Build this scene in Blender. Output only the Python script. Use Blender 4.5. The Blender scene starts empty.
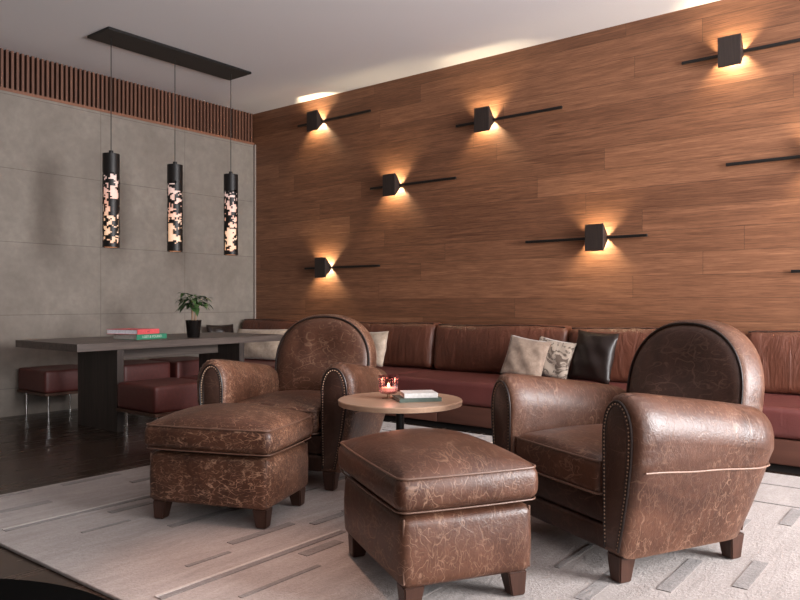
import bpy, bmesh, math, random
from mathutils import Vector, Matrix

C = bpy.context.scene.collection
S = bpy.context.scene
PI = math.pi

# ------------------------------------------------------------------ camera
cd = bpy.data.cameras.new('camera'); cam = bpy.data.objects.new('camera', cd); C.objects.link(cam)
cam.location = (6.594, -5.589, 1.0)
cam.rotation_euler = (PI / 2, 0, math.atan2(0.6201, 0.7847))
cd.sensor_width = 36; cd.lens = 36 * 724 / 800; cd.shift_y = 0.0025; cd.clip_start = 0.05
S.camera = cam

# ------------------------------------------------------------------ world, light, exposure
w = bpy.data.worlds.new('world'); S.world = w; w.use_nodes = True
w.node_tree.nodes['Background'].inputs[0].default_value = (0.62, 0.72, 0.9, 1)
w.node_tree.nodes['Background'].inputs[1].default_value = 0.6

def area(name, loc, direction, sx, sy, power, col, spread=PI):
    l = bpy.data.lights.new(name, 'AREA'); l.shape = 'RECTANGLE'; l.size = sx; l.size_y = sy
    l.energy = power; l.color = col; l.spread = spread
    o = bpy.data.objects.new(name, l); C.objects.link(o); o.location = loc
    o.rotation_euler = Vector(direction).to_track_quat('-Z', 'Y').to_euler()
    return o

# daylight entering through the two tall windows of the right-hand wall
area('window_daylight', (9.55, -2.1, 1.75), (-1, 0, 0.30), 2.2, 2.5, 690, (0.975, 0.97, 0.985))
area('window_daylight', (9.55, -5.6, 1.75), (-1, 0.3, 0.5), 2.2, 2.5, 120, (0.975, 0.97, 0.985))
# recessed ceiling downlight (warm) above the rug, behind the camera's view of the ceiling
sp = bpy.data.lights.new('downlight_beam', 'SPOT'); sp.energy = 240; sp.color = (1.0, 0.60, 0.45); sp.spot_size = math.radians(27)
sp.spot_blend = 1.0; sp.shadow_soft_size = 0.06
so = bpy.data.objects.new('downlight_beam', sp); C.objects.link(so); so.location = (4.52, -3.86, 3.14)
so.rotation_euler = (0, 0, 0)

S.view_settings.view_transform = 'Standard'; S.view_settings.look = 'None'
S.view_settings.gamma = 1.0; S.view_settings.use_curve_mapping = False
S.view_settings.exposure = 0.0

# ------------------------------------------------------------------ material helpers
def srgb(r, g, b):
    f = lambda c: (c / 255 / 12.92) if c / 255 <= 0.04045 else ((c / 255 + 0.055) / 1.055) ** 2.4
    return (f(r), f(g), f(b), 1)

class NT:
    def __init__(s, name):
        s.m = bpy.data.materials.new(name); s.m.use_nodes = True; s.t = s.m.node_tree
        s.b = s.t.nodes['Principled BSDF']; s.out = s.t.nodes['Material Output']
    def n(s, typ, **k):
        nd = s.t.nodes.new(typ)
        for a, v in k.items():
            if hasattr(nd, a): setattr(nd, a, v)
        return nd
    def l(s, a, b): s.t.links.new(a, b)
    def coord(s, scale=(1, 1, 1), kind='Object', rot=(0, 0, 0), loc=(0, 0, 0)):
        c = s.n('ShaderNodeTexCoord'); m = s.n('ShaderNodeMapping')
        m.inputs['Scale'].default_value = scale; m.inputs['Rotation'].default_value = rot; m.inputs['Location'].default_value = loc
        s.l(c.outputs[kind], m.inputs['Vector']); return m.outputs[0]
    def noise(s, vec, scale, detail=4, rough=0.55, dist=0):
        x = s.n('ShaderNodeTexNoise'); x.inputs['Scale'].default_value = scale; x.inputs['Detail'].default_value = detail
        x.inputs['Roughness'].default_value = rough; x.inputs['Distortion'].default_value = dist
        s.l(vec, x.inputs['Vector']); return x.outputs['Fac']
    def ramp(s, fac, stops, interp='LINEAR'):
        r = s.n('ShaderNodeValToRGB'); cr = r.color_ramp; cr.interpolation = interp
        while len(cr.elements) < len(stops): cr.elements.new(0.5)
        for e, (p, c) in zip(cr.elements, stops):
            e.position = p; e.color = c if isinstance(c, tuple) else (c, c, c, 1)
        s.l(fac, r.inputs[0]); return r.outputs[0]
    def mix(s, fac, a, b, mode='MIX'):
        x = s.n('ShaderNodeMix', data_type='RGBA', blend_type=mode)
        for v, i in ((fac, 0), (a, 6), (b, 7)):
            if hasattr(v, 'is_output'): s.l(v, x.inputs[i])
            else: x.inputs[i].default_value = v
        return x.outputs[2]
    def math(s, op, a, b=0.0):
        x = s.n('ShaderNodeMath', operation=op)
        for v, i in ((a, 0), (b, 1)):
            if hasattr(v, 'is_output'): s.l(v, x.inputs[i])
            else: x.inputs[i].default_value = v
        return x.outputs[0]
    def bump(s, h, strength=0.3, dist=0.01):
        x = s.n('ShaderNodeBump'); x.inputs['Strength'].default_value = strength; x.inputs['Distance'].default_value = dist
        s.l(h, x.inputs['Height']); s.l(x.outputs[0], s.b.inputs['Normal'])
    def base(s, c, rough=0.5, spec=0.5, metal=0.0):
        if hasattr(c, 'is_output'): s.l(c, s.b.inputs['Base Color'])
        else: s.b.inputs['Base Color'].default_value = c
        if hasattr(rough, 'is_output'): s.l(rough, s.b.inputs['Roughness'])
        else: s.b.inputs['Roughness'].default_value = rough
        s.b.inputs['Specular IOR Level'].default_value = spec; s.b.inputs['Metallic'].default_value = metal
        return s.m

def mat_plain(name, c, rough=0.5, spec=0.5, metal=0.0, bump=0, scale=60):
    t = NT(name); v = t.coord(); f = t.noise(v, scale, 3)
    col = t.mix(t.ramp(f, [(0.3, 0.0), (0.7, 1.0)]), tuple(x * 0.86 for x in c[:3]) + (1,), tuple(min(1, x * 1.1) for x in c[:3]) + (1,))
    t.base(col, rough, spec, metal)
    if bump: t.bump(f, bump, 0.003)
    return t.m

def mat_leather(name, dark, light, crack, crack_amt, rough=0.36, cscale=7.0):
    t = NT(name); v = t.coord()
    big = t.noise(v, 3.2, 5, 0.62, 0.6); fine = t.noise(v, 60, 3)
    col = t.mix(t.ramp(big, [(0.32, 0.0), (0.68, 1.0)]), dark, light)
    col = t.mix(t.ramp(fine, [(0.35, 0.25), (0.7, 0.0)]), col, tuple(x * 0.5 for x in dark[:3]) + (1,))
    lines = None
    g0 = t.noise(v, 1.0, 1)
    for q, (rot, sc, wd, k) in enumerate((((0.4, 0.9, 0.3), 1.0, 0.007, 1.0), ((-0.7, 0.2, 1.3), 1.25, 0.008, 0.9), ((1.1, -0.6, 2.2), 1.6, 0.010, 0.8), ((2.0, 0.5, 0.8), 2.3, 0.013, 0.7), ((0.9, 2.1, 1.7), 2.9, 0.016, 0.7))):
        vv = t.coord((cscale * sc * .28, cscale * sc, cscale * sc * .55), rot=rot, loc=(q * 3.1, q, 0))
        f = t.noise(vv, 1.0, 2.2, 0.55, 0.35)
        r = t.ramp(t.math('ABSOLUTE', t.math('SUBTRACT', f, 0.5)), [(0.0, k), (wd * .5, k * 0.5), (wd, 0.0)])
        gate = t.ramp(t.noise(v, cscale * (.9 + q * .5), 2), [(0.42, 0.0), (0.54, 1.0)])
        r = t.mix(1.0, r, gate, 'MULTIPLY')
        lines = r if lines is None else t.mix(1.0, lines, r, 'LIGHTEN')
    patch = t.ramp(t.noise(v, 2.6, 3, 0.6), [(0.36, 0.25), (0.6, 1.0)])
    m = t.math('MULTIPLY', t.mix(1.0, lines, patch, 'MULTIPLY'), crack_amt)
    # worn edges: convex places lose their dye
    g = t.n('ShaderNodeNewGeometry')
    edge = t.ramp(g.outputs['Pointiness'], [(0.52, 0.0), (0.62, 0.7)])
    m2 = t.math('MAXIMUM', m, t.math('MULTIPLY', edge, 0.25))
    col = t.mix(m2, col, crack)
    t.base(col, t.ramp(big, [(0.3, rough - 0.05), (0.7, rough + 0.1)]), 0.42)
    vo = t.n('ShaderNodeTexVoronoi'); vo.inputs['Scale'].default_value = 150; t.l(v, vo.inputs['Vector'])
    h = t.math('ADD', t.math('MULTIPLY', vo.outputs['Distance'], 0.25), t.math('MULTIPLY', t.noise(v, 9, 4, 0.6, 0.8), 1.5))
    h = t.math('SUBTRACT', h, t.math('MULTIPLY', lines, 0.25))
    t.bump(h, 0.28, 0.005)
    return t.m

def mat_wood(name, dark, light, scale, rough=0.5, spec=0.4, along=0, contrast=(0.3, 0.72), bump=0.12):
    """grain runs along the chosen object axis"""
    t = NT(name); sc = [14, 14, 14]; sc[along] = 0.7
    v = t.coord(tuple(x * scale for x in sc))
    a = t.noise(v, 1.0, 6, 0.65, 1.2); b = t.noise(v, 5.0, 3, 0.6)
    f = t.math('ADD', t.math('MULTIPLY', a, 0.7), t.math('MULTIPLY', b, 0.3))
    t.base(t.mix(t.ramp(f, [(contrast[0], 0.0), (contrast[1], 1.0)]), dark, light), rough, spec)
    t.bump(f, bump, 0.004); return t.m

# ------------------------------------------------------------------ object helpers
def link(name, bm, mat, parent=None, smooth=True, mods=None, angle=40):
    me = bpy.data.meshes.new(name); bmesh.ops.recalc_face_normals(bm, faces=bm.faces); bm.to_mesh(me); bm.free()
    for m in (mat if isinstance(mat, (list, tuple)) else [mat]): me.materials.append(m)
    if smooth:
        me.polygons.foreach_set('use_smooth', [True] * len(me.polygons))
        me.set_sharp_from_angle(angle=math.radians(angle))
    o = bpy.data.objects.new(name, me); C.objects.link(o)
    if parent is not None: o.parent = parent
    return o

def thing(name, label, cat, loc=(0, 0, 0), rz=0, group=None):
    o = bpy.data.objects.new(name, None); o.empty_display_size = 0.1; C.objects.link(o)
    o.location = loc; o.rotation_euler = (0, 0, rz); o['label'] = label; o['category'] = cat
    if group: o['group'] = group
    return o

def tag(o, label, cat, group=None):
    o['label'] = label; o['category'] = cat
    if group: o['group'] = group
    return o

def copy_tree(o, parent=None, label=None):
    c = o.copy(); C.objects.link(c)
    if parent is not None: c.parent = parent
    if label: c['label'] = label
    for ch in list(o.children): copy_tree(ch, c)
    return c

def struct(name, bm, mat, smooth=False):
    o = link(name, bm, mat, None, smooth); o['kind'] = 'structure'; return o

def box(bm, x0, x1, y0, y1, z0, z1, bev=0.0, mi=0):
    r = bmesh.ops.create_cube(bm, size=1.0)
    vs = r['verts']
    for v in vs: v.co = Vector(((x0 + x1) / 2 + v.co.x * (x1 - x0), (y0 + y1) / 2 + v.co.y * (y1 - y0), (z0 + z1) / 2 + v.co.z * (z1 - z0)))
    fs = {f for v in vs for f in v.link_faces}
    for f in fs: f.material_index = mi
    if bev > 0:
        es = list({e for v in vs for e in v.link_edges})
        bmesh.ops.bevel(bm, geom=es, offset=bev, segments=3, affect='EDGES', profile=0.5)
    return bm

def newbox(*a, **k): return box(bmesh.new(), *a, **k)

def tube(bm, pts, r, n=8, closed=False, cap=True):
    pts = [Vector(p) for p in pts]; N = len(pts); rings = []
    up0 = None
    for i, p in enumerate(pts):
        if closed: d = pts[(i + 1) % N] - pts[i - 1]
        else: d = pts[min(i + 1, N - 1)] - pts[max(i - 1, 0)]
        d.normalize()
        if up0 is None:
            up0 = Vector((0, 0, 1)) if abs(d.z) < 0.9 else Vector((1, 0, 0))
        s = d.cross(up0); s.normalize(); u = s.cross(d); u.normalize(); up0 = u
        rr = r[i] if isinstance(r, (list, tuple)) else r
        rings.append([bm.verts.new(p + rr * (math.cos(2 * PI * k / n) * s + math.sin(2 * PI * k / n) * u)) for k in range(n)])
    for i in range(N if closed else N - 1):
        a, b = rings[i], rings[(i + 1) % N]
        for k in range(n): bm.faces.new((a[k], a[(k + 1) % n], b[(k + 1) % n], b[k]))
    if not closed and cap:
        bm.faces.new(rings[0]); bm.faces.new(rings[-1][::-1])
    return bm

def lathe(bm, prof, n=32, cx=0, cy=0, fl=0.0, flk=0):
    rings = []
    for r, z in prof:
        if r < 1e-6: rings.append([bm.verts.new((cx, cy, z))]); continue
        rings.append([bm.verts.new((cx + r * (1 + fl * math.cos(flk * 2 * PI * k / n)) * math.cos(2 * PI * k / n), cy + r * (1 + fl * math.cos(flk * 2 * PI * k / n)) * math.sin(2 * PI * k / n), z)) for k in range(n)])
    for a, b in zip(rings, rings[1:]):
        for k in range(n):
            q = [a[k % len(a)], a[(k + 1) % len(a)], b[(k + 1) % len(b)], b[k % len(b)]]
            u = []
            for v in q:
                if v not in u: u.append(v)
            if len(u) > 2: bm.faces.new(u)
    return bm

def loft(bm, rings, closed=True, cap=True):
    R = [[bm.verts.new(p) for p in r] for r in rings]; n = len(R[0])
    for a, b in zip(R, R[1:]):
        for k in range(n if closed else n - 1):
            bm.faces.new((a[k], a[(k + 1) % n], b[(k + 1) % n], b[k]))
    if cap: bm.faces.new(R[0]); bm.faces.new(R[-1][::-1])
    return bm

def cushion(bm, x0, x1, y0, y1, z0, z1, r=0.03, crown=0.03, belly=0.012, n=18, under=0.0, wob=0.0, seed=0):
    """soft rounded block with crowned top and swelling sides"""
    rnd = random.Random(seed); ph = [rnd.uniform(0, 6) for _ in range(4)]
    t = bmesh.new(); bmesh.ops.create_cube(t, size=2.0); bmesh.ops.subdivide_edges(t, edges=t.edges, cuts=n, use_grid_fill=True)
    hx, hy, hz = (x1 - x0) / 2, (y1 - y0) / 2, (z1 - z0) / 2
    r = min(r, hx, hy, hz)
    def warp(u, h):            # more vertices near the rounded edges
        s = 1 if u >= 0 else -1; a = abs(u); return s * h * (1 - (1 - a) ** 1.6)
    for v in t.verts:
        u, vv, ww = v.co.x, v.co.y, v.co.z
        p = Vector((warp(u, hx), warp(vv, hy), warp(ww, hz)))
        q = Vector((max(-hx + r, min(hx - r, p.x)), max(-hy + r, min(hy - r, p.y)), max(-hz + r, min(hz - r, p.z))))
        d = p - q
        if d.length > 1e-7: p = q + d.normalized() * r
        a, b, c = p.x / hx, p.y / hy, p.z / hz
        fx, fy, fz = max(0, 1 - a * a), max(0, 1 - b * b), max(0, 1 - c * c)
        p.z += (crown * (c + 1) / 2 - under * (1 - c) / 2) * (fx ** 0.6) * (fy ** 0.6)
        p.x += belly * a * fz * (0.4 + 0.6 * fy); p.y += belly * b * fz * (0.4 + 0.6 * fx)
        if wob: p.z += wob * math.sin(9 * p.x + ph[0]) * math.sin(8 * p.y + ph[1]) * (c + 1) / 2; p.x += wob * .5 * math.sin(14 * p.y + 7 * p.z + ph[2]) * abs(a)
        v.co = p + Vector(((x0 + x1) / 2, (y0 + y1) / 2, (z0 + z1) / 2))
    me = bpy.data.meshes.new('tmp'); t.to_mesh(me); t.free(); bm.from_mesh(me); bpy.data.meshes.remove(me)
    return bm

def rrect(x0, x1, y0, y1, z, r, n=5, belly=0.0, m=8):
    """rounded rectangle loop with slightly bowed sides"""
    pts = []
    cs = [(x1 - r, y0 + r, -PI / 2), (x1 - r, y1 - r, 0), (x0 + r, y1 - r, PI / 2), (x0 + r, y0 + r, PI)]
    cx, cy, hx, hy = (x0 + x1) / 2, (y0 + y1) / 2, (x1 - x0) / 2, (y1 - y0) / 2
    for i, (a, b, s) in enumerate(cs):
        arc = [Vector((a + r * math.cos(s + PI / 2 * k / n), b + r * math.sin(s + PI / 2 * k / n), z)) for k in range(n + 1)]
        pts += arc
        a2, b2, s2 = cs[(i + 1) % 4]; e = Vector((a2 + r * math.cos(s2), b2 + r * math.sin(s2), z))
        for k in range(1, m): pts.append(arc[-1].lerp(e, k / m))
    for p in pts:
        u, v = (p.x - cx) / hx, (p.y - cy) / hy
        p.x += belly * u * max(0, 1 - v * v); p.y += belly * v * max(0, 1 - u * u)
    return pts

def foot_bm(x, y, z1, top, bot, dx=0.0, dy=0.0):
    bm = bmesh.new()
    loft(bm, [[(x + dx + sx * bot, y + dy + sy * bot, 0) for sx, sy in ((-1, -1), (1, -1), (1, 1), (-1, 1))],
              [(x + sx * top, y + sy * top, z1) for sx, sy in ((-1, -1), (1, -1), (1, 1), (-1, 1))]])
    bmesh.ops.bevel(bm, geom=list(bm.edges), offset=0.004, segments=2, affect='EDGES'); return bm

# ------------------------------------------------------------------ materials
M = {}
# distressed leathers
M['leather'] = mat_leather('distressed_leather', srgb(64, 38, 28), srgb(102, 66, 49), srgb(172, 136, 112), 0.5, 0.38, 9.5)
M['leather_worn'] = mat_leather('crackled_leather', srgb(58, 35, 26), srgb(110, 71, 52), srgb(200, 158, 130), 1.0, 0.40, 18.0)
M['leather_panel'] = mat_leather('dark_panel_leather', srgb(50, 33, 27), srgb(74, 50, 41), srgb(140, 108, 90), 0.3)
M['leather_back'] = mat_leather('dark_back_leather', srgb(62, 42, 35), srgb(86, 60, 50), srgb(150, 118, 100), 0.45)
M['piping_pale'] = mat_plain('worn_piping', srgb(132, 102, 86), 0.5, bump=0.2)
M['piping_mid'] = mat_plain('brown_piping', srgb(104, 76, 62), 0.45, bump=0.2)
M['piping_dark'] = mat_plain('dark_piping', srgb(34, 22, 18), 0.4)
M['foot'] = mat_wood('walnut_foot', srgb(50, 31, 24), srgb(78, 51, 41), 1.5, 0.35, along=2)
M['nail'] = mat_plain('brass_nail', srgb(168, 138, 114), 0.4, metal=0.7)
M['black_metal'] = mat_plain('black_metal', srgb(26, 23, 22), 0.45, metal=0.3)
M['chrome'] = mat_plain('chrome', (0.75, 0.74, 0.72, 1), 0.18, metal=1.0)
M['white_paint'] = mat_plain('ceiling_paint', srgb(226, 221, 221), 0.9, 0.2, scale=400)

def m_woodwall():
    t = NT('oak_wall_planks')
    # planks run along x, rows stacked in z
    cz = t.coord((1, 1, 1), rot=(PI / 2, 0, 0))
    sp_ = t.n('ShaderNodeSeparateXYZ'); t.l(t.coord(), sp_.inputs[0])
    row = t.math('FLOOR', t.math('DIVIDE', sp_.outputs[2], 0.172)); wn = t.n('ShaderNodeTexWhiteNoise', noise_dimensions='1D'); t.l(row, wn.inputs['W'])
    cb = t.n('ShaderNodeCombineXYZ'); t.l(t.math('ADD', sp_.outputs[0], t.math('MULTIPLY', wn.outputs['Value'], 31.7)), cb.inputs[0]); t.l(sp_.outputs[2], cb.inputs[1]); cz = cb.outputs[0]
    br = t.n('ShaderNodeTexBrick'); br.offset = 0.0; br.squash = 1.0
    for k, v in (('Scale', 1.0), ('Mortar Size', 0.0017), ('Mortar Smooth', 0.2), ('Bias', 0.0), ('Brick Width', 2.6), ('Row Height', 0.172)): br.inputs[k].default_value = v
    br.inputs['Color1'].default_value = (0, 0, 0, 1); br.inputs['Color2'].default_value = (1, 1, 1, 1); br.inputs['Mortar'].default_value = (0.5, 0.5, 0.5, 1)
    t.l(cz, br.inputs['Vector'])
    v = t.coord((0.9, 1, 22)); 
    off = t.n('ShaderNodeVectorMath', operation='ADD'); sc = t.n('ShaderNodeVectorMath', operation='SCALE'); sc.inputs[3].default_value = 7.0
    t.l(br.outputs['Color'], sc.inputs[0]); t.l(v, off.inputs[0]); t.l(sc.outputs[0], off.inputs[1])
    g = t.noise(off.outputs[0], 1.6, 7, 0.62, 0.9); f2 = t.noise(off.outputs[0], 7.0, 4, 0.6, 0.3)
    pores = t.noise(t.coord((3.0, 1, 110)), 1.6, 3, 0.7)
    c = t.mix(t.ramp(g, [(0.3, 0.0), (0.7, 1.0)]), srgb(116, 80, 59), srgb(156, 111, 84))
    c = t.mix(t.ramp(f2, [(0.35, 0.4), (0.6, 0.0)]), c, srgb(98, 62, 44))
    c = t.mix(t.ramp(pores, [(0.38, 0.55), (0.52, 0.0)]), c, srgb(84, 52, 37))
    tone = t.ramp(br.outputs['Color'], [(0.0, srgb(214, 206, 200)), (1.0, srgb(255, 250, 244))])
    c = t.mix(1.0, c, tone, 'MULTIPLY')
    c = t.mix(t.math('MULTIPLY', br.outputs['Fac'], 0.6), c, srgb(46, 28, 20))
    t.base(c, 0.48, 0.35)
    t.bump(t.math('SUBTRACT', t.math('MULTIPLY', pores, 0.4), br.outputs['Fac']), 0.25, 0.004)
    return t.m
M['oak_wall'] = m_woodwall()

def m_concrete():
    t = NT('concrete_panels')
    cz = t.coord((1, 1, 1), rot=(0, -PI / 2, 0))      # (y, z) of the wall into the texture plane
    sep = t.n('ShaderNodeSeparateXYZ'); cmb = t.n('ShaderNodeCombineXYZ'); t.l(t.coord(), sep.inputs[0])
    t.l(t.math('ADD', sep.outputs[1], 0.0), cmb.inputs[0]); t.l(t.math('SUBTRACT', sep.outputs[2], 0.885), cmb.inputs[1])
    br = t.n('ShaderNodeTexBrick'); br.offset = 0.0
    for k, v in (('Scale', 1.0), ('Mortar Size', 0.003), ('Mortar Smooth', 0.3), ('Brick Width', 0.95), ('Row Height', 0.642)): br.inputs[k].default_value = v
    br.inputs['Color1'].default_value = (0.42, 0.42, 0.42, 1); br.inputs['Color2'].default_value = (0.58, 0.58, 0.58, 1)
    t.l(cmb.outputs[0], br.inputs['Vector'])
    v = t.coord(); a = t.noise(v, 2.0, 6, 0.65, 0.4); b = t.noise(v, 14, 4, 0.6)
    c = t.mix(t.ramp(a, [(0.3, 0.0), (0.7, 1.0)]), srgb(122, 113, 104), srgb(145, 136, 126))
    c = t.mix(t.ramp(b, [(0.35, 0.35), (0.65, 0.0)]), c, srgb(112, 101, 94))
    c = t.mix(t.math('MULTIPLY', br.outputs['Fac'], 0.55), c, srgb(70, 62, 57))
    t.base(c, 0.72, 0.35); t.bump(t.math('SUBTRACT', t.math('MULTIPLY', b, 0.35), br.outputs['Fac']), 0.3, 0.004)
    return t.m
M['concrete'] = m_concrete()

def m_floor():
    t = NT('dark_floor_planks')
    v = t.coord((1, 1, 1), rot=(0, 0, PI / 2))
    br = t.n('ShaderNodeTexBrick'); br.offset = 0.43
    for k, q in (('Scale', 1.0), ('Mortar Size', 0.0016), ('Mortar Smooth', 0.2), ('Brick Width', 1.9), ('Row Height', 0.18)): br.inputs[k].default_value = q
    br.inputs['Color1'].default_value = (0, 0, 0, 1); br.inputs['Color2'].default_value = (1, 1, 1, 1)
    t.l(v, br.inputs['Vector'])
    g = t.noise(t.coord((16, 0.8, 1)), 1.4, 6, 0.6, 0.8)
    c = t.mix(t.ramp(g, [(0.3, 0.0), (0.7, 1.0)]), srgb(44, 33, 27), srgb(68, 52, 42))
    c = t.mix(t.ramp(br.outputs['Color'], [(0, 0.0), (1, 0.3)]), c, srgb(64, 47, 37))
    c = t.mix(br.outputs['Fac'], c, srgb(22, 15, 12))
    t.base(c, t.ramp(g, [(0.3, 0.2), (0.7, 0.3)]), 0.5)
    return t.m
M['floor'] = m_floor()

M['slat'] = mat_wood('walnut_slat', srgb(84, 54, 42), srgb(122, 84, 66), 1.2, 0.5, along=2)
M['slat_rail'] = mat_wood('walnut_rail', srgb(104, 66, 48), srgb(146, 98, 74), 1.2, 0.5, along=1)
M['recess'] = mat_plain('dark_recess', srgb(24, 17, 15), 0.9)
M['sconce_metal'] = mat_wood('ribbed_bronze', srgb(32, 26, 24), srgb(58, 47, 42), 3.0, 0.45, along=2, bump=0.5)
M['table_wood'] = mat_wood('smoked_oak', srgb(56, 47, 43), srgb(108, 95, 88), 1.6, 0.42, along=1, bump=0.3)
M['slab_wood_shaded'] = mat_wood('smoked_oak_leg_shaded', srgb(38, 31, 28), srgb(74, 64, 59), 1.6, 0.5, along=2, bump=0.3)  # smoked oak darkened: shade on the leg faces is put into the colour
M['round_wood'] = mat_wood('pale_oak_top', srgb(150, 118, 96), srgb(186, 154, 130), 1.0, 0.36, along=0)
M['stool_leather'] = mat_plain('oxblood_leather', srgb(90, 41, 36), 0.5, bump=0.3, scale=40)
M['stool_base'] = mat_wood('stool_base_wood', srgb(60, 38, 28), srgb(92, 60, 44), 1.5, 0.5, along=0)

def m_sofa(name, c1, c2, wr):
    t = NT(name)
    v = t.coord((9, 9, 1.3)); a = t.noise(v, 1.6, 4, 0.6, 0.7); b = t.noise(t.coord(), 70, 2)
    big = t.noise(t.coord(), 2.2, 4)
    t.base(t.mix(t.ramp(big, [(0.3, 0.0), (0.7, 1.0)]), c1, c2), 0.46, 0.4)
    t.bump(t.math('ADD', t.math('MULTIPLY', a, wr), t.math('MULTIPLY', b, 0.06)), 0.6, 0.02)
    return t.m
M['sofa_back'] = m_sofa('russet_sofa_leather', srgb(78, 44, 32), srgb(100, 58, 43), 1.2)
M['sofa_seat'] = m_sofa('oxblood_seat', srgb(88, 45, 42), srgb(103, 54, 50), 0.25)
M['sofa_base'] = mat_wood('sofa_base_leather', srgb(82, 50, 40), srgb(102, 64, 51), 0.8, 0.55, along=0, bump=0.05)

def m_rug(name, c1, c2):
    t = NT(name); v = t.coord()
    a = t.noise(t.coord((6, 1.2, 1)), 3.0, 5, 0.6, 0.5); b = t.noise(v, 140, 3, 0.7); s = t.noise(v, 1.5, 3)
    c = t.mix(t.ramp(a, [(0.3, 0.0), (0.7, 1.0)]), c1, c2)
    c = t.mix(t.ramp(b, [(0.3, 0.35), (0.6, 0.0)]), c, tuple(x * 0.6 for x in c1[:3]) + (1,))
    t.base(c, 0.95, 0.1); t.b.inputs['Sheen Weight'].default_value = 0.2
    tuft = t.noise(t.coord((1, .6, 1)), 85, 2, 0.6, 0)
    c = t.mix(t.ramp(tuft, [(0.35, 0.22), (0.6, 0.0)]), c, tuple(x * 0.55 for x in c1[:3]) + (1,)); t.base(c, 0.95, 0.1)
    t.bump(t.math('ADD', t.math('MULTIPLY', b, 0.5), t.math('ADD', t.math('MULTIPLY', tuft, 0.7), t.math('MULTIPLY', a, 0.6))), 0.55, 0.010); return t.m
M['rug'] = m_rug('wool_rug', srgb(148, 137, 131), srgb(174, 163, 158))
M['rug_dark'] = m_rug('wool_rug_band', srgb(116, 108, 105), srgb(142, 134, 130))
M['rug_light'] = m_rug('wool_rug_ridge', srgb(184, 174, 168), srgb(204, 195, 190))

def m_fabric(name, c1, c2, pattern=False):
    t = NT(name); v = t.coord()
    if pattern:
        a = t.noise(v, 11, 3, 0.6, 2.5); c = t.mix(t.ramp(a, [(0.42, 0.0), (0.5, 1.0)]), c1, c2)
    else:
        a = t.noise(v, 24, 4, 0.7, 0.4); c = t.mix(t.ramp(a, [(0.3, 0.0), (0.7, 1.0)]), c1, c2)
    t.base(c, 0.7, 0.3); t.b.inputs['Sheen Weight'].default_value = 0.3
    t.bump(t.noise(v, 120, 3), 0.4, 0.003); return t.m
M['beige'] = m_fabric('beige_velvet', srgb(120, 100, 86), srgb(150, 130, 114))
M['cream'] = m_fabric('cream_velvet', srgb(160, 140, 122), srgb(190, 171, 153))
M['marble'] = m_fabric('marbled_fabric', srgb(78, 63, 53), srgb(152, 137, 123), True)
M['dark_cushion'] = mat_leather('dark_cushion_leather', srgb(26, 17, 15), srgb(38, 26, 22), srgb(70, 54, 46), 0.15, 0.4)

# ================================================================== ROOM
RX, RY, RH = 9.5, -8.6, 3.2
struct('floor', newbox(-0.2, RX + 0.2, RY - 0.2, 0.2, -0.1, 0), M['floor'])
struct('ceiling', newbox(-0.2, RX + 0.2, RY - 0.2, 0.2, RH, RH + 0.1), M['white_paint'])
struct('wall_back', newbox(-0.2, RX + 0.2, 0, 0.2, 0, RH), M['oak_wall'])
struct('wall_left', newbox(-0.2, 0, RY - 0.2, 0, 0, 2.835), M['concrete'])
bm = newbox(-0.2, -0.075, RY - 0.2, 0, 2.835, RH)
struct('wall_left_recess', bm, M['recess']).name = 'trim_2'
# slatted frieze above the concrete
bm = bmesh.new()
y = -0.02
while y > RY:
    box(bm, -0.055, -0.004, y - 0.022, y, 2.86, RH); y -= 0.044
struct('trim_1', bm, M['slat'])
struct('trim_3', newbox(-0.07, 0.004, RY, 0, 2.835, 2.862), M['slat_rail'])
struct('trim_4', newbox(0, 0.035, -0.014, 0, 0, 2.835), mat_plain('corner_bead', srgb(150, 138, 130), 0.6))
struct('wall_front', newbox(-0.2, RX + 0.2, RY - 0.2, RY, 0, RH), mat_plain('painted_wall', srgb(60, 50, 44), 0.85))
# right-hand wall with two tall window openings (behind the viewer's right)
bm = bmesh.new(); X0, X1 = RX, RX + 0.2
ys = [0, -1.0, -3.2, -4.5, -6.7, RY]
for a, b in ((ys[0], ys[1]), (ys[2], ys[3]), (ys[4], ys[5])): box(bm, X0, X1, b, a, 0, RH)
for a, b in ((ys[1], ys[2]), (ys[3], ys[4])):
    box(bm, X0, X1, b, a, 0, 0.5); box(bm, X0, X1, b, a, 3.0, RH)
struct('wall_right', bm, mat_plain('painted_wall_right', srgb(160, 148, 138), 0.85))
for i, (a, b) in enumerate(((ys[1], ys[2]), (ys[3], ys[4]))):
    bm = bmesh.new()
    for (p, q, r, s) in ((b, a, 0.5, 0.56), (b, a, 2.94, 3.0), (b, b + 0.06, 0.5, 3.0), (a - 0.06, a, 0.5, 3.0), ((a + b) / 2 - 0.025, (a + b) / 2 + 0.025, 0.5, 3.0)):
        box(bm, RX + 0.06, RX + 0.12, p, q, r, s)
    struct('window_%d' % (i + 1), bm, M['black_metal'])
struct('baseboard_back', newbox(0, RX, -0.015, 0, 0, 0.08), M['recess'])

# downlight housing
d = thing('ceiling_downlight', 'small round recessed downlight in the ceiling above the rug', 'ceiling light', (4.52, -3.86, 3.2))
bm = bmesh.new(); lathe(bm, [(0.035, -0.002), (0.05, -0.002), (0.055, -0.012), (0.045, -0.012), (0.035, -0.002)], 24); link('trim_ring', bm, M['black_metal'], d)
E2 = NT('lamp_glow'); E2.b.inputs['Emission Color'].default_value = (1, .7, .45, 1); E2.b.inputs['Emission Strength'].default_value = 4
bm = bmesh.new(); lathe(bm, [(0, -0.004), (0.034, -0.004)], 24); link('lamp', bm, E2.m, d)

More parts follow.
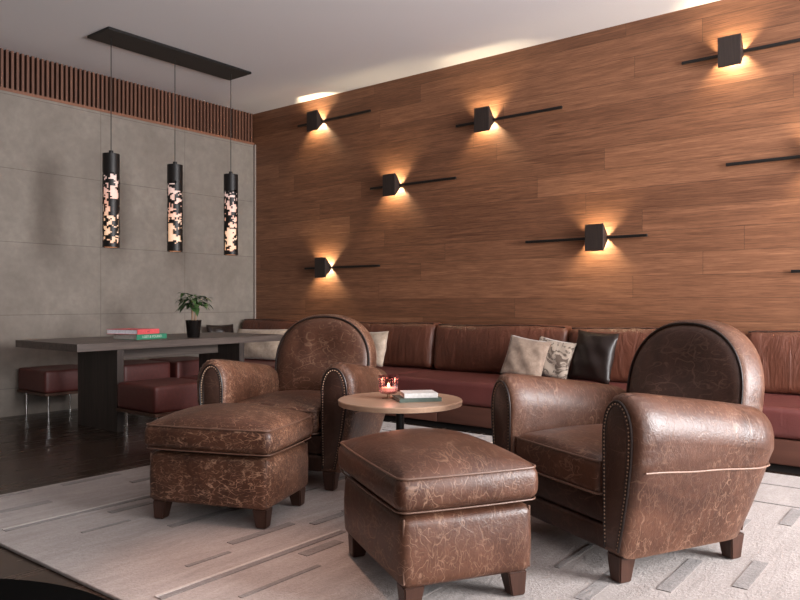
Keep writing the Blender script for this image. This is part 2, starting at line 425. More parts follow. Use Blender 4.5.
# ================================================================== RUG
def rug():
    rnd = random.Random(5)
    x0, x1, y0, y1 = 2.69, 8.2, -4.28, -0.98
    bm = bmesh.new(); box(bm, x0, x1, y0, y1, 0.0, 0.014, 0.005)
    z0, z1 = 0.0135, 0.0165
    def bar(a, b, c, d, mi):
        a, b, c, d = max(a, x0 + .02), min(b, x1 - .02), max(c, y0 + .02), min(d, y1 - .02)
        if b - a > .01 and d - c > .01: box(bm, a, b, c, d, z0, z1 + (0.0025 if mi == 2 else 0) + rnd.uniform(0, .0006), 0, mi)
    yy = y0 + 0.22
    while yy < y1:
        x = x0 + rnd.uniform(0, 0.5)
        while x < x1:
            L = rnd.uniform(0.3, 0.9); bar(x, x + L, yy, yy + 0.010, 1)
            x += L + rnd.uniform(0.2, 0.7)
        x = x0 + rnd.uniform(0, 0.4)
        while x < x1:
            L = rnd.uniform(0.2, 0.38); o = rnd.uniform(-0.1, 0.15); wd = rnd.choice((.012, .02, .04, .05))
            bar(x, x + wd, yy + o, yy + o + L, 1); bar(x - 0.010, x - 0.001, yy + o - .02, yy + o + L, 2)
            x += rnd.uniform(0.25, 0.7)
        yy += rnd.uniform(0.3, 0.42)
    for xx, a, b in ((3.3, -4.2, -2.9), (4.45, -4.2, -3.3)): bar(xx, xx + 0.014, a, b, 2); bar(xx + 0.014, xx + .04, a, b, 1)
    o = link('area_rug', bm, [M['rug'], M['rug_dark'], M['rug_light']], None, False)
    tag(o, 'large cream wool rug with carved grey bars under the club chairs', 'rug')
rug()
RUGZ = 0.0185

# ================================================================== WALL SCONCES
bulb = NT('warm_bulb'); bulb.b.inputs['Emission Color'].default_value = (1, .62, .28, 1); bulb.b.inputs['Emission Strength'].default_value = 12
def make_sconce(left, right, x, z, label):
    t = thing('wall_sconce', label, 'wall light', (x, 0, z), 0, 'sconces on thin bars across the wood wall')
    hw, hh, d = 0.077, 0.108, 0.10
    link('front_plate', newbox(-hw, hw, -d - 0.008, -d, -hh, hh, 0.002), M['sconce_metal'], t, False)
    for s in (-1, 1):
        bm = bmesh.new(); xs = sorted((s * hw, s * (hw - 0.006)))
        pr = [(-d, -hh), (-d, hh), (-0.008, 0.014), (-0.008, -0.014)]
        loft(bm, [[(xs[0], a, b) for a, b in pr], [(xs[1], a, b) for a, b in pr]])
        link('side_fin', bm, M['sconce_metal'], t, False)
    link('bar', newbox(left - x, right - x, -0.04, -0.022, -0.011, 0.011, 0.002), M['black_metal'], t, False)
    link('mount', newbox(-0.035, 0.035, -0.022, 0.0, -0.03, 0.03), M['black_metal'], t, False)
    bm = bmesh.new(); tube(bm, [(-0.05, -0.085, 0), (0.05, -0.085, 0)], 0.006, 10); link('bulb', bm, bulb.m, t)
    l = bpy.data.lights.new('sconce_lamp', 'POINT'); l.energy = 19; l.color = (1.0, 0.83, 0.52); l.shadow_soft_size = 0.02
    lo = bpy.data.objects.new('sconce_lamp', l); C.objects.link(lo); lo.parent = t; lo.location = (0, -0.074, 0)
for a in ((0.77, 1.82, 1.06, 2.935, 'bronze box sconce nearest the ceiling at the far left of the wood wall'),
          (2.86, 3.92, 3.18, 2.62, 'bronze box sconce in the upper middle of the wood wall'),
          (1.82, 2.86, 2.12, 2.145, 'bronze box sconce halfway up the wall, above and left of the wall middle'),
          (4.89, 5.95, 5.24, 2.785, 'bronze box sconce at the upper right corner of the picture'),
          (3.58, 4.63, 4.23, 1.515, 'bronze box sconce lit low on the wood wall above the patterned cushion'),
          (0.88, 1.94, 1.18, 1.365, 'bronze box sconce lowest on the left, above the left club chair'),
          (5.20, 6.26, 5.84, 1.99, 'bar sconce running out of the right picture edge at mid height'),
          (5.62, 6.68, 6.30, 1.21, 'bar sconce at the right edge whose short bar tip shows lowest')):
    make_sconce(*a)

# ================================================================== PENDANT LIGHTS
def m_glow():
    t = NT('pendant_diffuser'); sep = t.n('ShaderNodeSeparateXYZ'); t.l(t.coord(), sep.inputs[0])
    r = t.ramp(t.math('DIVIDE', sep.outputs[2], 0.77), [(0.02, (1, .36, .12, 1)), (0.12, (1, .60, .34, 1)), (0.3, (1, .58, .34, 1)), (0.45, (.9, .40, .26, 1)), (0.8, (.62, .45, .42, 1))])
    t.base((0.5, 0.4, 0.35, 1), 0.6); t.l(r, t.b.inputs['Emission Color']); t.b.inputs['Emission Strength'].default_value = 0.72
    return t.m
glow = m_glow()
cp = tag(link('ceiling_canopy', newbox(0.86, 1.19, -2.50, -1.04, 3.178, 3.2, 0.003), M['black_metal'], None, False),
         'long black rectangular canopy plate on the ceiling above the dark table', 'light fixture')
def pendant(y, seed, label):
    t = thing('pendant_light', label, 'pendant light', (1.02, y, 1.45), 0, 'perforated tube pendants over the dark table')
    rnd = random.Random(seed); R = 0.067; nA, nZ, H = 30, 72, 0.77
    keep = [[True] * nA for _ in range(nZ)]
    def cut(a, z, w, h):
        for i in range(z, z + h):
            for j in range(a, a + w):
                if 3 <= i < 58: keep[i][j % nA] = False
    for _ in range(190):
        a, z = rnd.randrange(nA), rnd.randrange(3, 57); cut(a, z, rnd.choice((1, 1, 2, 2, 3)), rnd.choice((1, 1, 2, 3)))
        if rnd.random() < .5: cut(a + 1, z + 1, rnd.choice((1, 2)), rnd.choice((2, 3, 4)))
    if seed != 1: cut(22 if seed == 2 else 24, 8, 4, 15)
    bm = bmesh.new()
    for rr in (R, R - 0.003):
        vs = {}
        def V(i, j):
            k = (i, j % nA)
            if k not in vs: vs[k] = bm.verts.new((rr * math.cos(2 * PI * j / nA), rr * math.sin(2 * PI * j / nA), H * i / nZ))
            return vs[k]
        for i in range(nZ):
            for j in range(nA):
                if keep[i][j]: bm.faces.new((V(i, j), V(i, j + 1), V(i + 1, j + 1), V(i + 1, j)))
    lathe(bm, [(0.0, H), (R, H)], nA)
    link('perforated_shade', bm, M['black_metal'], t, True, angle=20)
    bm = bmesh.new(); lathe(bm, [(0, 0.006), (0.060, 0.004), (0.056, 0.012), (0.056, 0.60), (0, 0.60)], 24); link('glowing_diffuser', bm, glow, t)
    bm = bmesh.new(); lathe(bm, [(0.0, H + 0.028), (0.018, H + 0.028), (0.02, H), (0, H)], 16); link('cap', bm, M['black_metal'], t)
    bm = bmesh.new(); tube(bm, [(0, 0, H + 0.02), (0, 0, 3.178 - 1.45)], 0.0035, 8); link('suspension_rod', bm, M['black_metal'], t)
pendant(-2.38, 1, 'left perforated black tube pendant, the one nearest the picture edge')
pendant(-1.77, 2, 'middle perforated black tube pendant of the three over the table')
pendant(-1.15, 3, 'right perforated black tube pendant, the one nearest the wood wall')

# ================================================================== SOFA
def sofa():
    x0, x1 = 0.04, 8.0
    t = thing('banquette_sofa', 'long low russet leather banquette running the length of the wood wall', 'sofa', (0, 0, 0))
    link('plinth', newbox(x0 + .03, x1, -0.86, -0.03, 0.0, 0.05), M['recess'], t, False)
    edges = [0.04, 0.96, 2.11, 3.26, 4.41, 5.56, 6.71, 8.0]
    for a, b in zip(edges, edges[1:]):
        link('base_panel', newbox(a + .002, b - .002, -0.90, -0.03, 0.05, 0.20, 0.006), M['sofa_base'], t)
    se = [0.04, 2.76, 5.36, 8.0]
    for a, b in zip(se, se[1:]):
        bm = bmesh.new(); cushion(bm, a, b, -0.92, -0.06, 0.205, 0.386, 0.035, 0.006, 0.006, 24, wob=0.002)
        link('seat_cushion', bm, M['sofa_seat'], t)
    be = [0.05, 0.16 + 0.0, 1.46, 2.76, 4.06, 5.36, 6.66, 8.0]
    be = [0.05, 1.46, 2.76, 4.06, 5.36, 6.66, 8.0]
    for i, (a, b) in enumerate(zip(be, be[1:])):
        bm = bmesh.new()
        cushion(bm, a + .004, b - .004, -0.10, 0.10, -0.21, 0.205, 0.055, 0.0, 0.0, 26)
        for v in bm.verts:       # belly toward the room, lean back, soft wrinkles
            u = (v.co.x - (a + b) / 2) / ((b - a) / 2); k = v.co.z / 0.21
            if v.co.y < 0: v.co.y -= 0.035 * max(0, 1 - u ** 4) * max(0, 1 - k * k)
            if v.co.y < 0: v.co.y += 0.004 * math.sin(v.co.x * 43 + i * 2 + 2 * math.sin(v.co.z * 7)) * (0.4 + 0.6 * abs(math.sin(v.co.x * 3.1 + i)))
            v.co.z += 0.006 * math.sin(v.co.x * 5 + i)
            v.co.y += (v.co.z) * 0.16
            v.co += Vector((0, -0.165, 0.60))
        link('back_cushion', bm, M['sofa_back'], t)
        bm = bmesh.new(); zt = 0.60 + 0.205 - 0.008
        pts = [(a + .03 + (b - a - .06) * k / 24, -0.165 - 0.075 + 0.16 * .2, zt + 0.006 * math.sin((a + .03 + (b - a - .06) * k / 24) * 5 + i)) for k in range(25)]
        tube(bm, pts, 0.006, 6); link('top_piping', bm, M['piping_dark'], t)
    return t
sofa()

def throw_pillow(name, label, w, h, th, loc, rz, lean, mat, roll=0.0, seed=0, piping=None, pinch=0.06):
    """square pillow: stands in local xz, thickness along y, leans back"""
    bm = bmesh.new(); n = 22; rnd = random.Random(seed); ph = rnd.uniform(0, 6)
    for s in (-1, 1):
        g = [[None] * (n + 1) for _ in range(n + 1)]
        for i in range(n + 1):
            for j in range(n + 1):
                u, v = -1 + 2 * i / n, -1 + 2 * j / n
                f = max(0, (1 - u * u)) ** 0.45 * max(0, (1 - v * v)) ** 0.45
                x = u * (1 - pinch * (1 - v * v) * abs(u)) * w / 2; z = v * (1 - pinch * (1 - u * u) * abs(v)) * h / 2
                y = s * th / 2 * f + 0.006 * f * s * math.sin(7 * u + ph + 5 * v) + 0.004 * math.sin(9 * v + ph)*f
                g[i][j] = bm.verts.new((x, y, z))
        for i in range(n):
            for j in range(n): bm.faces.new((g[i][j], g[i + 1][j], g[i + 1][j + 1], g[i][j + 1]))
    bmesh.ops.remove_doubles(bm, verts=bm.verts, dist=1e-5)
    Mx = Matrix.Rotation(lean, 4, 'X') @ Matrix.Rotation(roll, 4, 'Y')
    bm.transform(Mx); zmin = min(v.co.z for v in bm.verts)
    bm.transform(Matrix.Translation((0, 0, -zmin)))
    o = link(name, bm, mat, None, True, angle=80); o.location = loc; o.rotation_euler = (0, 0, rz)
    tag(o, label, 'cushion', 'throw pillows along the banquette'); return o
SZ = 0.392
throw_pillow('throw_pillow', 'plain beige velvet pillow, left of the three on the right of the sofa', 0.34, 0.325, 0.12, (3.87, -0.57, SZ), 0.16, -0.36, M['beige'], 0.16, 1)
throw_pillow('throw_pillow', 'marbled grey and cream pillow between the beige one and the dark leather one', 0.31, 0.31, 0.10, (4.05, -0.465, SZ), 0.08, -0.30, M['marble'], 0.17, 2)
throw_pillow('throw_pillow', 'dark brown leather pillow beside the marbled one', 0.37, 0.39, 0.13, (4.36, -0.42, SZ), -0.22, -0.26, M['dark_cushion'], 0.05, 3)
throw_pillow('throw_pillow', 'cream pillow half hidden behind the back of the left club chair', 0.40, 0.34, 0.13, (2.19, -0.46, SZ), -0.1, -0.28, M['cream'], -0.04, 4)
throw_pillow('throw_pillow', 'wide cream pillow in the sofa corner seen across the dark table', 0.74, 0.34, 0.15, (0.68, -0.52, SZ), 0.05, -0.40, M['cream'], -0.02, 5, pinch=0.03)
throw_pillow('throw_pillow', 'dark brown cushion leaning on the concrete wall at the sofa end', 0.34, 0.37, 0.12, (0.17, -0.60, SZ), PI / 2 - 0.1, -0.18, M['dark_cushion'], 0, 6)

# ================================================================== OTTOMAN
def make_ottoman(label, loc, rz, lea, leap):
    """origin at the centre of the base; width x 0.60, depth y 0.46"""
    t = thing('leather_ottoman', label, 'ottoman', loc, rz, 'footstools in front of the club chairs')
    W, Dp = 0.295, 0.222
    bm = bmesh.new(); cushion(bm, -W, W, -Dp, Dp, 0.082, 0.316, 0.028, 0.004, 0.012, 22, wob=0.001); link('body', bm, lea, t)
    bm = bmesh.new(); cushion(bm, -W - .018, W + .018, -Dp - .018, Dp + .018, 0.330, 0.448, 0.034, 0.072, 0.012, 30, wob=0.002, seed=3)
    cu = link('cushion', bm, lea, t)
    for z, r in ((0.444, 0.004), (0.336, 0.003)):
        bm = bmesh.new(); tube(bm, rrect(-W - .014, W + .014, -Dp - .014, Dp + .014, z, 0.03, belly=0.008), r, 8, True); link('piping', bm, leap, cu)
    for sx in (-1, 1):
        for sy in (-1, 1):
            if sy < 0 or sx > 0:
                bm = bmesh.new(); tube(bm, [(sx * (W - .007), sy * (Dp - .007), 0.10 + 0.21 * k / 6) for k in range(7)], 0.004, 8); link('corner_welt', bm, leap, t)
            link('foot', foot_bm(sx * (W - .045), sy * (Dp - .045), 0.086, 0.034, 0.024, sx * .006, sy * .006), M['foot'], t)
    return t
def place_from_near(x, y, th):            # near corner (lower right in plan) -> centre & rotation
    th_l = th - PI / 2 + 0                # local y axis = direction th
    c = Vector((x, y)) + Vector((math.cos(th), math.sin(th))) * 0.24 + Vector((-math.sin(th), math.cos(th))) * 0.315
    return (c.x, c.y, RUGZ - 0.001), th_l
l1, r1 = place_from_near(5.202, -3.825, math.radians(59.6))
l2, r2 = place_from_near(4.243, -3.512, math.radians(111.9))
big = make_ottoman('brown leather ottoman nearest the viewer, in front of the right club chair', l1, r1, M['leather'], M['piping_mid']); big.scale = (1.06, 1.05, 0.975)
make_ottoman('crackled brown leather ottoman in front of the left club chair', l2, r2, M['leather_worn'], M['piping_mid']).scale = (1.0, 1.0, 0.965)

# ================================================================== CLUB CHAIR
def arm_profile(s, top, scale=1.0, shift=0.0, ripple=0.0):
    """closed outline in x,z of one arm (s=-1 left, 1 right); top = height of its crown"""
    pts = []
    rise = min(0.145, (top - 0.40) * 0.8); zi = top - rise
    inner = [(0.278, 0.09), (0.274, 0.25), (0.270, zi)]
    outer = [(0.474, zi), (0.468 - 0.006 * (zi < .46), min(0.44, zi - .035)), (0.444, min(0.32, zi - .09)), (0.412, 0.20), (0.378, 0.09)]
    def rs(a, m):
        out = []
        for (p, q) in zip(a, a[1:]):
            for k in range(m): out.append((p[0] + (q[0] - p[0]) * k / m, p[1] + (q[1] - p[1]) * k / m))
        out.append(a[-1]); return out
    P = rs(inner, 5)
    for k in range(1, 28):
        a = PI - PI * k / 28
        P.append((0.372 + 0.102 * math.cos(a), zi + rise * math.sin(a) ** 0.9))
    P += rs(outer, 6)
    cxx, czz = 0.352, (0.09 + top) / 2
    out = []
    for i, (x, z) in enumerate(P):
        rp = ripple * math.sin(i * 2.6) * (1 if z > zi - .10 else 0)
        dx, dz = x - cxx, z - czz; L = math.hypot(dx, dz)
        xx = cxx + dx * (1 - (1 - scale) * 1.55) + rp * dx / L; zz = czz + dz * (1 - (1 - scale) * 0.5) + rp * dz / L
        out.append((s * (xx + shift), zz))
    return out

def make_arm(s):
    """swept arm, front at y=0, slanted rear"""
    bm = bmesh.new(); rings = []
    secs = [(0.010, .72, 0, 0), (0.0, .76, 0, 0), (0.001, .82, -.003, .002), (0.008, .89, -.002, .004), (0.022, .945, 0, .0045), (0.042, .98, 0, .003), (0.075, 1.0, 0, .0005)]
    secs += [(0.075 + 0.525 * k / 12, 1.0, 0, 0) for k in range(1, 13)]
    secs += [(0.64, .99, -.002, 0), (0.675, .97, -.008, 0), (0.70, .93, -.018, 0), (0.715, .87, -.03, 0), (0.722, .78, -.042, 0)]
    for y, sc, sh, rp in secs:
        top = 0.672 - 0.098 * max(0, min(1, (y - .02) / 0.70)) ** 1.1
        if y > .62: top -= (y - .62) ** 2 * 3
        pr = arm_profile(s, top, sc, sh, rp)
        rings.append([(x, y * 1.02 * (1 - 0.20 * max(0, 1 - z / 0.62) ** 1.35) if y > 0 else y, z) for x, z in pr])
    loft(bm, rings); return bm

def arch(W, z0, zc, zt, n=40, e=2.25):
    P = [(-W, z0), (-W, (z0 + zc) / 2)]
    for k in range(n + 1):
        a = PI - PI * k / n; c, s_ = math.cos(a), math.sin(a)
        P.append((W * math.copysign(abs(c) ** (2 / e), c), zc + (zt - zc) * abs(s_) ** (2 / e)))
    P += [(W, (z0 + zc) / 2), (W, z0)]; return P

def lean(y, z): return y + 0.16 * (z - 0.35)

def make_club_chair(label, loc, rz, lea, leab):
    t = thing('club_chair', label, 'armchair', loc, rz, 'distressed leather club chairs')
    for s in (-1, 1):
        a = link('arm', make_arm(s), lea, t, True, angle=60)
        # inset front panel with piping and nail trim
        pr = arm_profile(s, 0.672, 1.0)
        cx = s * 0.340
        def inset(k, bot=0.0, kz=None):
            kz = k if kz is None else kz
            return [(cx + (x - cx) * k, 0.36 + (z - 0.36) * (1 - (1 - kz) * .33) + 0) for x, z in pr]
        bm = bmesh.new(); loft(bm, [[(x, 0.016, z) for x, z in inset(.67)], [(x, -0.001, z) for x, z in inset(.67)], [(x, -0.005, z) for x, z in inset(.60)]])
        link('front_panel', bm, M['leather_panel'], a)
        for k, r, m in ((0.68, 0.005, M['piping_dark']), (0.52, 0.003, M['piping_dark'])):
            bm = bmesh.new(); tube(bm, [(x, -0.003, z) for x, z in inset(k)], r, 7, False); link('front_piping', bm, m, a)
        bm = bmesh.new(); q = inset(.60); acc = 0; last = None; step = 0.0135
        for (p0, p1) in zip(q, q[1:]):
            L = math.dist(p0, p1); d = -acc
            while d + step <= L:
                d += step; f = d / L; c = Vector((p0[0] + (p1[0] - p0[0]) * f, -0.005, p0[1] + (p1[1] - p0[1]) * f))
                r = bmesh.ops.create_icosphere(bm, subdivisions=1, radius=0.0036, matrix=Matrix.Translation(c))
            acc = L - d
        link('nailhead_trim', bm, M['nail'], a)
        # pale welt running along the outer side
        bm = bmesh.new()
        pts = []; z = 0.395; yk = 0.972
        for k in range(21): pts.append((s * 0.4635, (0.03 + 0.57 * k / 20) * yk, z + 0.012 - 0.034 * k / 20 + 0.0012 * math.sin(k * .6)))
        for (yy, xx) in ((0.64, 0.457), (0.675, 0.444), (0.70, 0.421), (0.712, 0.395)): pts.append((s * (xx + .002), yy * yk, z - .022))
        tube(bm, pts, 0.0032, 7); link('side_welt', bm, M['piping_pale'], a)
    # rear shell between the arms
    bm = bmesh.new(); rings = []
    for z, y1 in ((0.09, 0.695), (0.25, .71), (0.38, .745), (0.46, .765), (0.49, .76), (0.50, .74)):
        y0 = 0.67; xe = 0.30 + 0.09 * min(1, z / .5)
        rings.append([(x, y, z) for x, y in ((-xe, y0), (xe, y0), (xe, max(y0 + .002, y1 - .09)), (xe - .03, max(y0 + .004, y1 - .03)), (.24, y1), (-.24, y1), (-xe + .03, max(y0 + .004, y1 - .03)), (-xe, max(y0 + .002, y1 - .09)))])
    loft(bm, rings); link('rear_shell', bm, lea, t, True, angle=50)
    # arched back: thick gusset body and a dark framed face
    bm = bmesh.new(); rings = []
    for y, k in ((0.640, .955), (0.632, .985), (0.640, 1.0), (0.66, 1.010), (0.72, 1.010), (0.745, 1.0), (0.758, .97), (0.762, .90)):
        rings.append([(x * k, lean(y, z), 0.36 + (z - .36) * k) for x, z in arch(0.322, 0.30, 0.60, 0.900)])
    loft(bm, rings); b = link('backrest', bm, lea, t, True, angle=50)
    # face: domed pad
    bm = bmesh.new(); out = arch(0.304, 0.36, 0.60, 0.884); R = []
    for k, dy in ((1.0, 0.0), (.97, -.012), (.9, -.022), (.75, -.033), (.5, -.041), (.25, -.044)):
        R.append([(x * k, lean(0.640 + dy, z), 0.60 + (z - .60) * k) for x, z in out])
    loft(bm, R); link('back_pad', bm, leab, b, True, angle=70)
    bm = bmesh.new(); tube(bm, [(x, lean(0.634, z), z) for x, z in arch(0.311, 0.36, 0.60, 0.890)], 0.0055, 8); link('back_piping', bm, M['piping_dark'], b)
    # seat
    bm = bmesh.new(); cushion(bm, -0.266, 0.266, 0.0, 0.62, 0.285, 0.418, 0.03, 0.05, 0.004, 24, wob=0.002, seed=8)
    c = link('seat_cushion', bm, M['leather_worn'] if lea is M['leather_worn'] else M['leather'], t)
    for z in (0.411, 0.293):
        bm = bmesh.new(); tube(bm, rrect(-0.264, 0.264, 0.002, 0.61, z, 0.03, belly=.003), 0.0045, 8, True); link('cushion_piping', bm, M['piping_mid'], c)
    bm = bmesh.new(); cushion(bm, -0.28, 0.28, 0.035, 0.60, 0.180, 0.283, 0.012, 0.0, 0.003, 8); link('seat_rail', bm, M['leather_panel'], t)
    bm = bmesh.new(); cushion(bm, -0.28, 0.28, 0.028, 0.60, 0.09, 0.178, 0.012, 0.0, 0.003, 8); link('front_rail', bm, M['leather_panel'], t)
    for sx in (-1, 1):
        link('foot', foot_bm(sx * .325, 0.05, 0.098, 0.037, 0.026, 0, -.004), M['foot'], t)
        link('foot', foot_bm(sx * .325, 0.595, 0.098, 0.036, 0.025, 0, .004), M['foot'], t)
    return t
FZ = RUGZ - 0.001
make_club_chair('worn brown leather club chair on the right, seen from its side, nearest the viewer', (5.309, -3.0, FZ), math.radians(-26.2), M['leather'], M['leather_back'])
make_club_chair('crackled brown leather club chair on the left, facing the viewer', (3.672, -2.997, FZ), math.radians(21.2), M['leather_worn'], M['leather'])

# ================================================================== ROUND TABLE + THINGS
TX, TY, TZ = 4.424, -2.842, 0.531
t = thing('side_table', 'round pale oak side table with black stem between the club chairs', 'table', (TX, TY, RUGZ - .001), 0)
zz = TZ - RUGZ + .001
bm = bmesh.new(); lathe(bm, [(0, zz - .028), (0.285, zz - .028), (0.298, zz - .024), (0.300, zz - .004), (0.297, zz), (0, zz)], 64); link('tabletop', bm, M['round_wood'], t)
bm = bmesh.new(); tube(bm, [(0, 0, 0.01), (0, 0, zz - .032)], 0.02, 16); link('stem', bm, M['black_metal'], t)
bm = bmesh.new(); lathe(bm, [(0, 0), (0.20, 0), (0.20, 0.008), (0.03, 0.014), (0, 0.014)], 48); link('base_plate', bm, M['black_metal'], t)

def book(name, label, loc, rz, L, W, T, cover, pages, cat='book', group=None, title=None):
    """spine on +x side, length along y"""
    b = thing(name, label, cat, loc, rz, group); c = 0.003
    bm = bmesh.new(); box(bm, -W / 2, W / 2, -L / 2, L / 2, 0, c, .0006); box(bm, -W / 2, W / 2, -L / 2, L / 2, T - c, T, .0006); box(bm, W / 2 - .004, W / 2 + .001, -L / 2, L / 2, 0, T, .001)
    link('cover', bm, cover, b, False)
    link('pages', newbox(-W / 2 + .004, W / 2 - .004, -L / 2 + .004, L / 2 - .004, c, T - c), pages, b, False)
    if title:
        cu = bpy.data.curves.new('title', 'FONT'); cu.body = title[0]; cu.size = title[1]; cu.align_x = 'CENTER'; cu.align_y = 'CENTER'; cu.extrude = 0.0002
        tmp = bpy.data.objects.new('tmp', cu); C.objects.link(tmp); bpy.context.view_layer.update()
        me = bpy.data.meshes.new_from_object(tmp); bpy.data.objects.remove(tmp)
        me.materials.clear(); me.materials.append(title[2])
        o = bpy.data.objects.new('title', me); C.objects.link(o); o.parent = b
        o.location = (W / 2 + .0013, 0, T / 2); o.rotation_euler = (PI / 2, 0, PI / 2)
    return b
paper = mat_plain('paper', srgb(196, 188, 180), 0.8); white_cov = mat_plain('white_cover', srgb(224, 220, 216), 0.4)
green_d = mat_plain('dark_green_cover', srgb(74, 88, 78), 0.5); pink = mat_plain('pink_cover', srgb(226, 92, 96), 0.45); teal = mat_plain('green_cover', srgb(52, 128, 98), 0.45)
lett = mat_plain('pale_lettering', srgb(206, 214, 200), 0.6); ink = mat_plain('dark_lettering', srgb(120, 40, 46), 0.6)
book('coffee_table_book', 'grey green hardcover book at the bottom of the pile on the round table', (TX + .085, TY + .02, TZ), math.radians(-38), 0.205, 0.15, 0.018, green_d, paper, group=None)
book('coffee_table_book', 'white paperback lying on the grey green book on the round table', (TX + .092, TY + .026, TZ + .0182), math.radians(-42), 0.16, 0.125, 0.022, white_cov, paper)

# votive
v = thing('candle_holder', 'fluted mauve glass votive with a burning candle on the round table', 'candle', (TX - .058, TY - .018, TZ))
def m_glass():
    t = NT('mauve_glass'); tr = t.n('ShaderNodeBsdfTransparent'); tr.inputs[0].default_value = (0.88, 0.72, 0.76, 1)
    g = t.n('ShaderNodeBsdfGlossy'); g.inputs['Roughness'].default_value = 0.06; g.inputs['Color'].default_value = (1, .9, .92, 1)
    lw = t.n('ShaderNodeLayerWeight'); lw.inputs[0].default_value = 0.35
    mx = t.n('ShaderNodeMixShader'); t.l(lw.outputs['Facing'], mx.inputs[0]); t.l(tr.outputs[0], mx.inputs[1]); t.l(g.outputs[0], mx.inputs[2]); t.l(mx.outputs[0], t.out.inputs[0]); return t.m
gl = m_glass()
bm = bmesh.new(); lathe(bm, [(0.0, 0.024), (0.036, 0.025), (0.045, 0.034), (0.047, 0.06), (0.048, 0.112), (0.044, 0.112), (0.043, 0.06), (0.041, 0.038), (0.034, 0.031), (0.0, 0.031)], 112, fl=0.035, flk=14); link('glass_cup', bm, gl, v)
bm = bmesh.new(); lathe(bm, [(0, 0), (0.032, 0), (0.032, 0.004), (0.008, 0.008), (0.007, 0.02), (0.018, 0.0265), (0, 0.0265)], 24); link('brass_foot', bm, M['nail'], v)
wax = NT('candle_wax'); wax.base(srgb(240, 200, 180), 0.5); wax.b.inputs['Emission Color'].default_value = (1, .5, .3, 1); wax.b.inputs['Emission Strength'].default_value = 0.5
bm = bmesh.new(); lathe(bm, [(0, 0.034), (0.033, 0.036), (0.034, 0.052), (0.03, 0.054), (0, 0.052)], 24); link('wax', bm, wax.m, v)
fl = NT('flame'); fl.b.inputs['Emission Color'].default_value = (1, .62, .3, 1); fl.b.inputs['Emission Strength'].default_value = 12
bm = bmesh.new(); lathe(bm, [(0, 0.053), (0.006, 0.057), (0.007, 0.062), (0.003, 0.072), (0, 0.077)], 12); link('flame', bm, fl.m, v)
l = bpy.data.lights.new('candle_light', 'POINT'); l.energy = 0.3; l.color = (1, .55, .3); l.shadow_soft_size = 0.012
lo = bpy.data.objects.new('candle_light', l); C.objects.link(lo); lo.location = (TX - .058, TY - .018, TZ + .085)

# ================================================================== DARK TABLE
t = thing('slab_table', 'long smoked oak table on two slab legs beside the concrete wall', 'table', (1.12, -1.9, 0))
zt = 0.69
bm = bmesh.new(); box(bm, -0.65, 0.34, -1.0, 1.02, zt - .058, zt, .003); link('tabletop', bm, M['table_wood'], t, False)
for yy in (-0.68, 0.50): link('slab_leg', newbox(-0.14 - .12, 0.335, yy, yy + .055, 0, zt - .058, .002), M['slab_wood_shaded'], t, False)
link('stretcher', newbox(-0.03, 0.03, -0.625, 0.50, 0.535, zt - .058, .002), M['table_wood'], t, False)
book('art_book', 'thick green hardcover book lying under the pink one on the dark table', (1.06, -2.14, zt), math.radians(7), 0.31, 0.30, 0.042, teal, paper, title=('LOST & FOUND', .028, lett))
book('art_book', 'thick pink hardcover book on top of the green one on the dark table', (1.02, -2.18, zt + .0422), math.radians(16), 0.26, 0.33, 0.040, pink, mat_plain('lit_pages', srgb(226, 224, 230), 0.7), title=('ART', .02, ink))  # page colour lightened so the page ends look lit

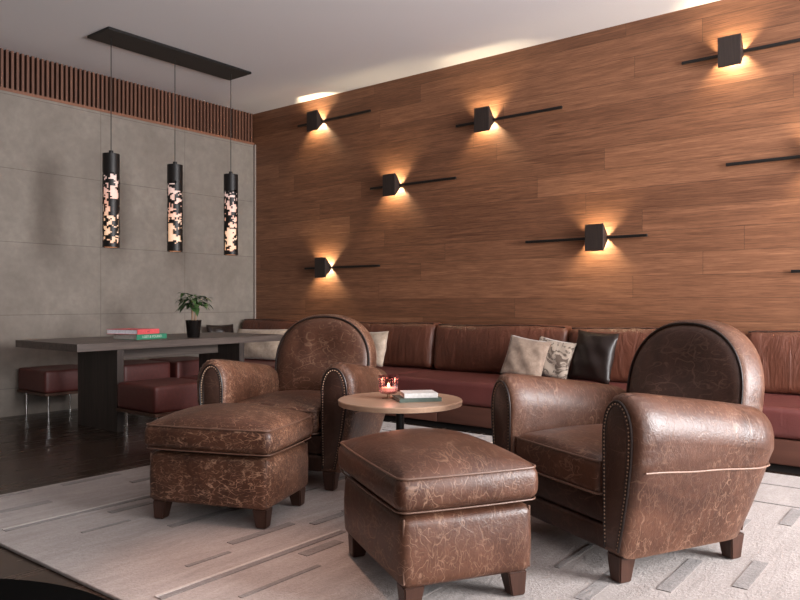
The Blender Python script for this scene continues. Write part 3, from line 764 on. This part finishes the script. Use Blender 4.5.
# plant
def plant():  # noqa
    p = thing('potted_plant', 'small bushy green plant in a black pot on the dark table', 'plant', (1.25, -1.74, zt))
    bm = bmesh.new(); lathe(bm, [(0, 0), (0.05, 0), (0.053, 0.004), (0.068, 0.145), (0.071, 0.15), (0.066, 0.152), (0.062, 0.13), (0, 0.13)], 32)
    link('pot', bm, mat_plain('black_gloss_pot', srgb(22, 19, 18), 0.22), p)
    rnd = random.Random(11)
    bark = mat_plain('pale_trunk', srgb(150, 120, 96), 0.7, bump=.4)
    for k, (dx, dy, tx, ty) in enumerate(((-.012, .0, -.03, .0), (.012, .01, .012, .02), (.0, -.014, .03, -.02))):
        bm = bmesh.new(); tube(bm, [(dx + (tx - dx) * f * .6, dy + (ty - dy) * f, 0.125 + 0.16 * f) for f in (0, .3, .6, 1)], [.011, .009, .008, .006], 8); link('trunk', bm, bark, p)
    leafm = NT('leaf_green'); vv = leafm.coord()
    leafm.base(leafm.mix(leafm.noise(vv, 20, 2), srgb(30, 52, 28), srgb(72, 104, 52)), 0.4)
    for k in range(64):
        az = rnd.uniform(0, 2 * PI); el = rnd.uniform(-0.5, 1.1); st = Vector((rnd.uniform(-.03, .03), rnd.uniform(-.03, .03), 0.27 + rnd.uniform(-.03, .05)))
        reach = rnd.uniform(0.03, 0.10); d = Vector((math.cos(az) * math.cos(el * .6), math.sin(az) * math.cos(el * .6), math.sin(max(el, -.1)) * .9 + .25)).normalized()
        o0 = st + d * reach; L = rnd.uniform(0.06, 0.105); Wd = L * .24
        side = d.cross(Vector((0, 0, 1)));
        if side.length < .1: side = Vector((1, 0, 0))
        side.normalize(); bm = bmesh.new(); rows = []
        droop = rnd.uniform(.35, 1.1)
        for q in range(7):
            f = q / 6; c = o0 + Vector((d.x, d.y, 0)).normalized() * L * f * .9 + Vector((0, 0, d.z * L * f * .8 - droop * L * f * f))
            wv = Wd * math.sin(PI * min(1, f * .96 + .04)) ** .8
            up = Vector((0, 0, .2 * wv))
            rows.append([bm.verts.new(c - side * wv + up), bm.verts.new(c), bm.verts.new(c + side * wv + up)])
        for a, b in zip(rows, rows[1:]):
            for j in (0, 1): bm.faces.new((a[j], a[j + 1], b[j + 1], b[j]))
        tube(bm, [tuple(st), tuple((st + o0) / 2 + Vector((0, 0, .004))), tuple(o0)], .0013, 5)
        link('leaf', bm, leafm.m, p, True, angle=80)
plant()

# ================================================================== STOOLS
def make_stool(label, x, y, top=.425, low=.235):
    t = thing('cube_stool', label, 'stool', (x, y, 0), 0, 'oxblood stools around the dark table')
    bm = bmesh.new(); cushion(bm, -.25, .25, -.245, .245, low, top, 0.02, 0.008, 0.004, 12); link('seat', bm, M['stool_leather'], t)
    link('seat_base', newbox(-.255, .255, -.25, .25, low - .023, low + .001, .003), M['stool_base'], t, False)
    for sx in (-1, 1):
        for sy in (-1, 1):
            bm = bmesh.new(); tube(bm, [(sx * .20, sy * .195, 0), (sx * .20, sy * .195, low - .022)], .008, 12); link('leg', bm, M['chrome'], t)
    return t
s0 = make_stool('dark red stool by the concrete wall, left of the slab table leg', 0.30, -2.45)
for x, y, lab in ((0.30, -1.74, 'dark red stool behind the table, middle of the three along the concrete wall'),
                  (0.30, -1.18, 'dark red stool behind the table, the one closest to the sofa corner')):
    c = copy_tree(s0, None, lab); c.location = (x, y, 0)
s1 = make_stool('dark red stool on the near side of the table, next to the slab leg', 1.785, -2.385, .395, .20)
c = copy_tree(s1, None, 'dark red stool on the near side of the table, behind the left ottoman'); c.location = (1.80, -1.86, 0)

M['deep_black'] = mat_plain('matte_black', srgb(5, 5, 5), 0.9, 0.03)
# ================================================================== FOREGROUND TABLE
t = thing('low_round_table', 'black round low table whose rim just shows in the bottom left corner', 'table', (5.03, -5.30, 0))
bm = bmesh.new(); lathe(bm, [(0, 0.285), (0.60, 0.285), (0.608, 0.291), (0.608, 0.309), (0.60, 0.315), (0, 0.315)], 72); link('tabletop', bm, M['deep_black'], t)
bm = bmesh.new(); lathe(bm, [(0, 0), (0.30, 0), (0.30, 0.02), (0.06, 0.03), (0.05, 0.285), (0, 0.285)], 40); link('pedestal', bm, M['deep_black'], t)
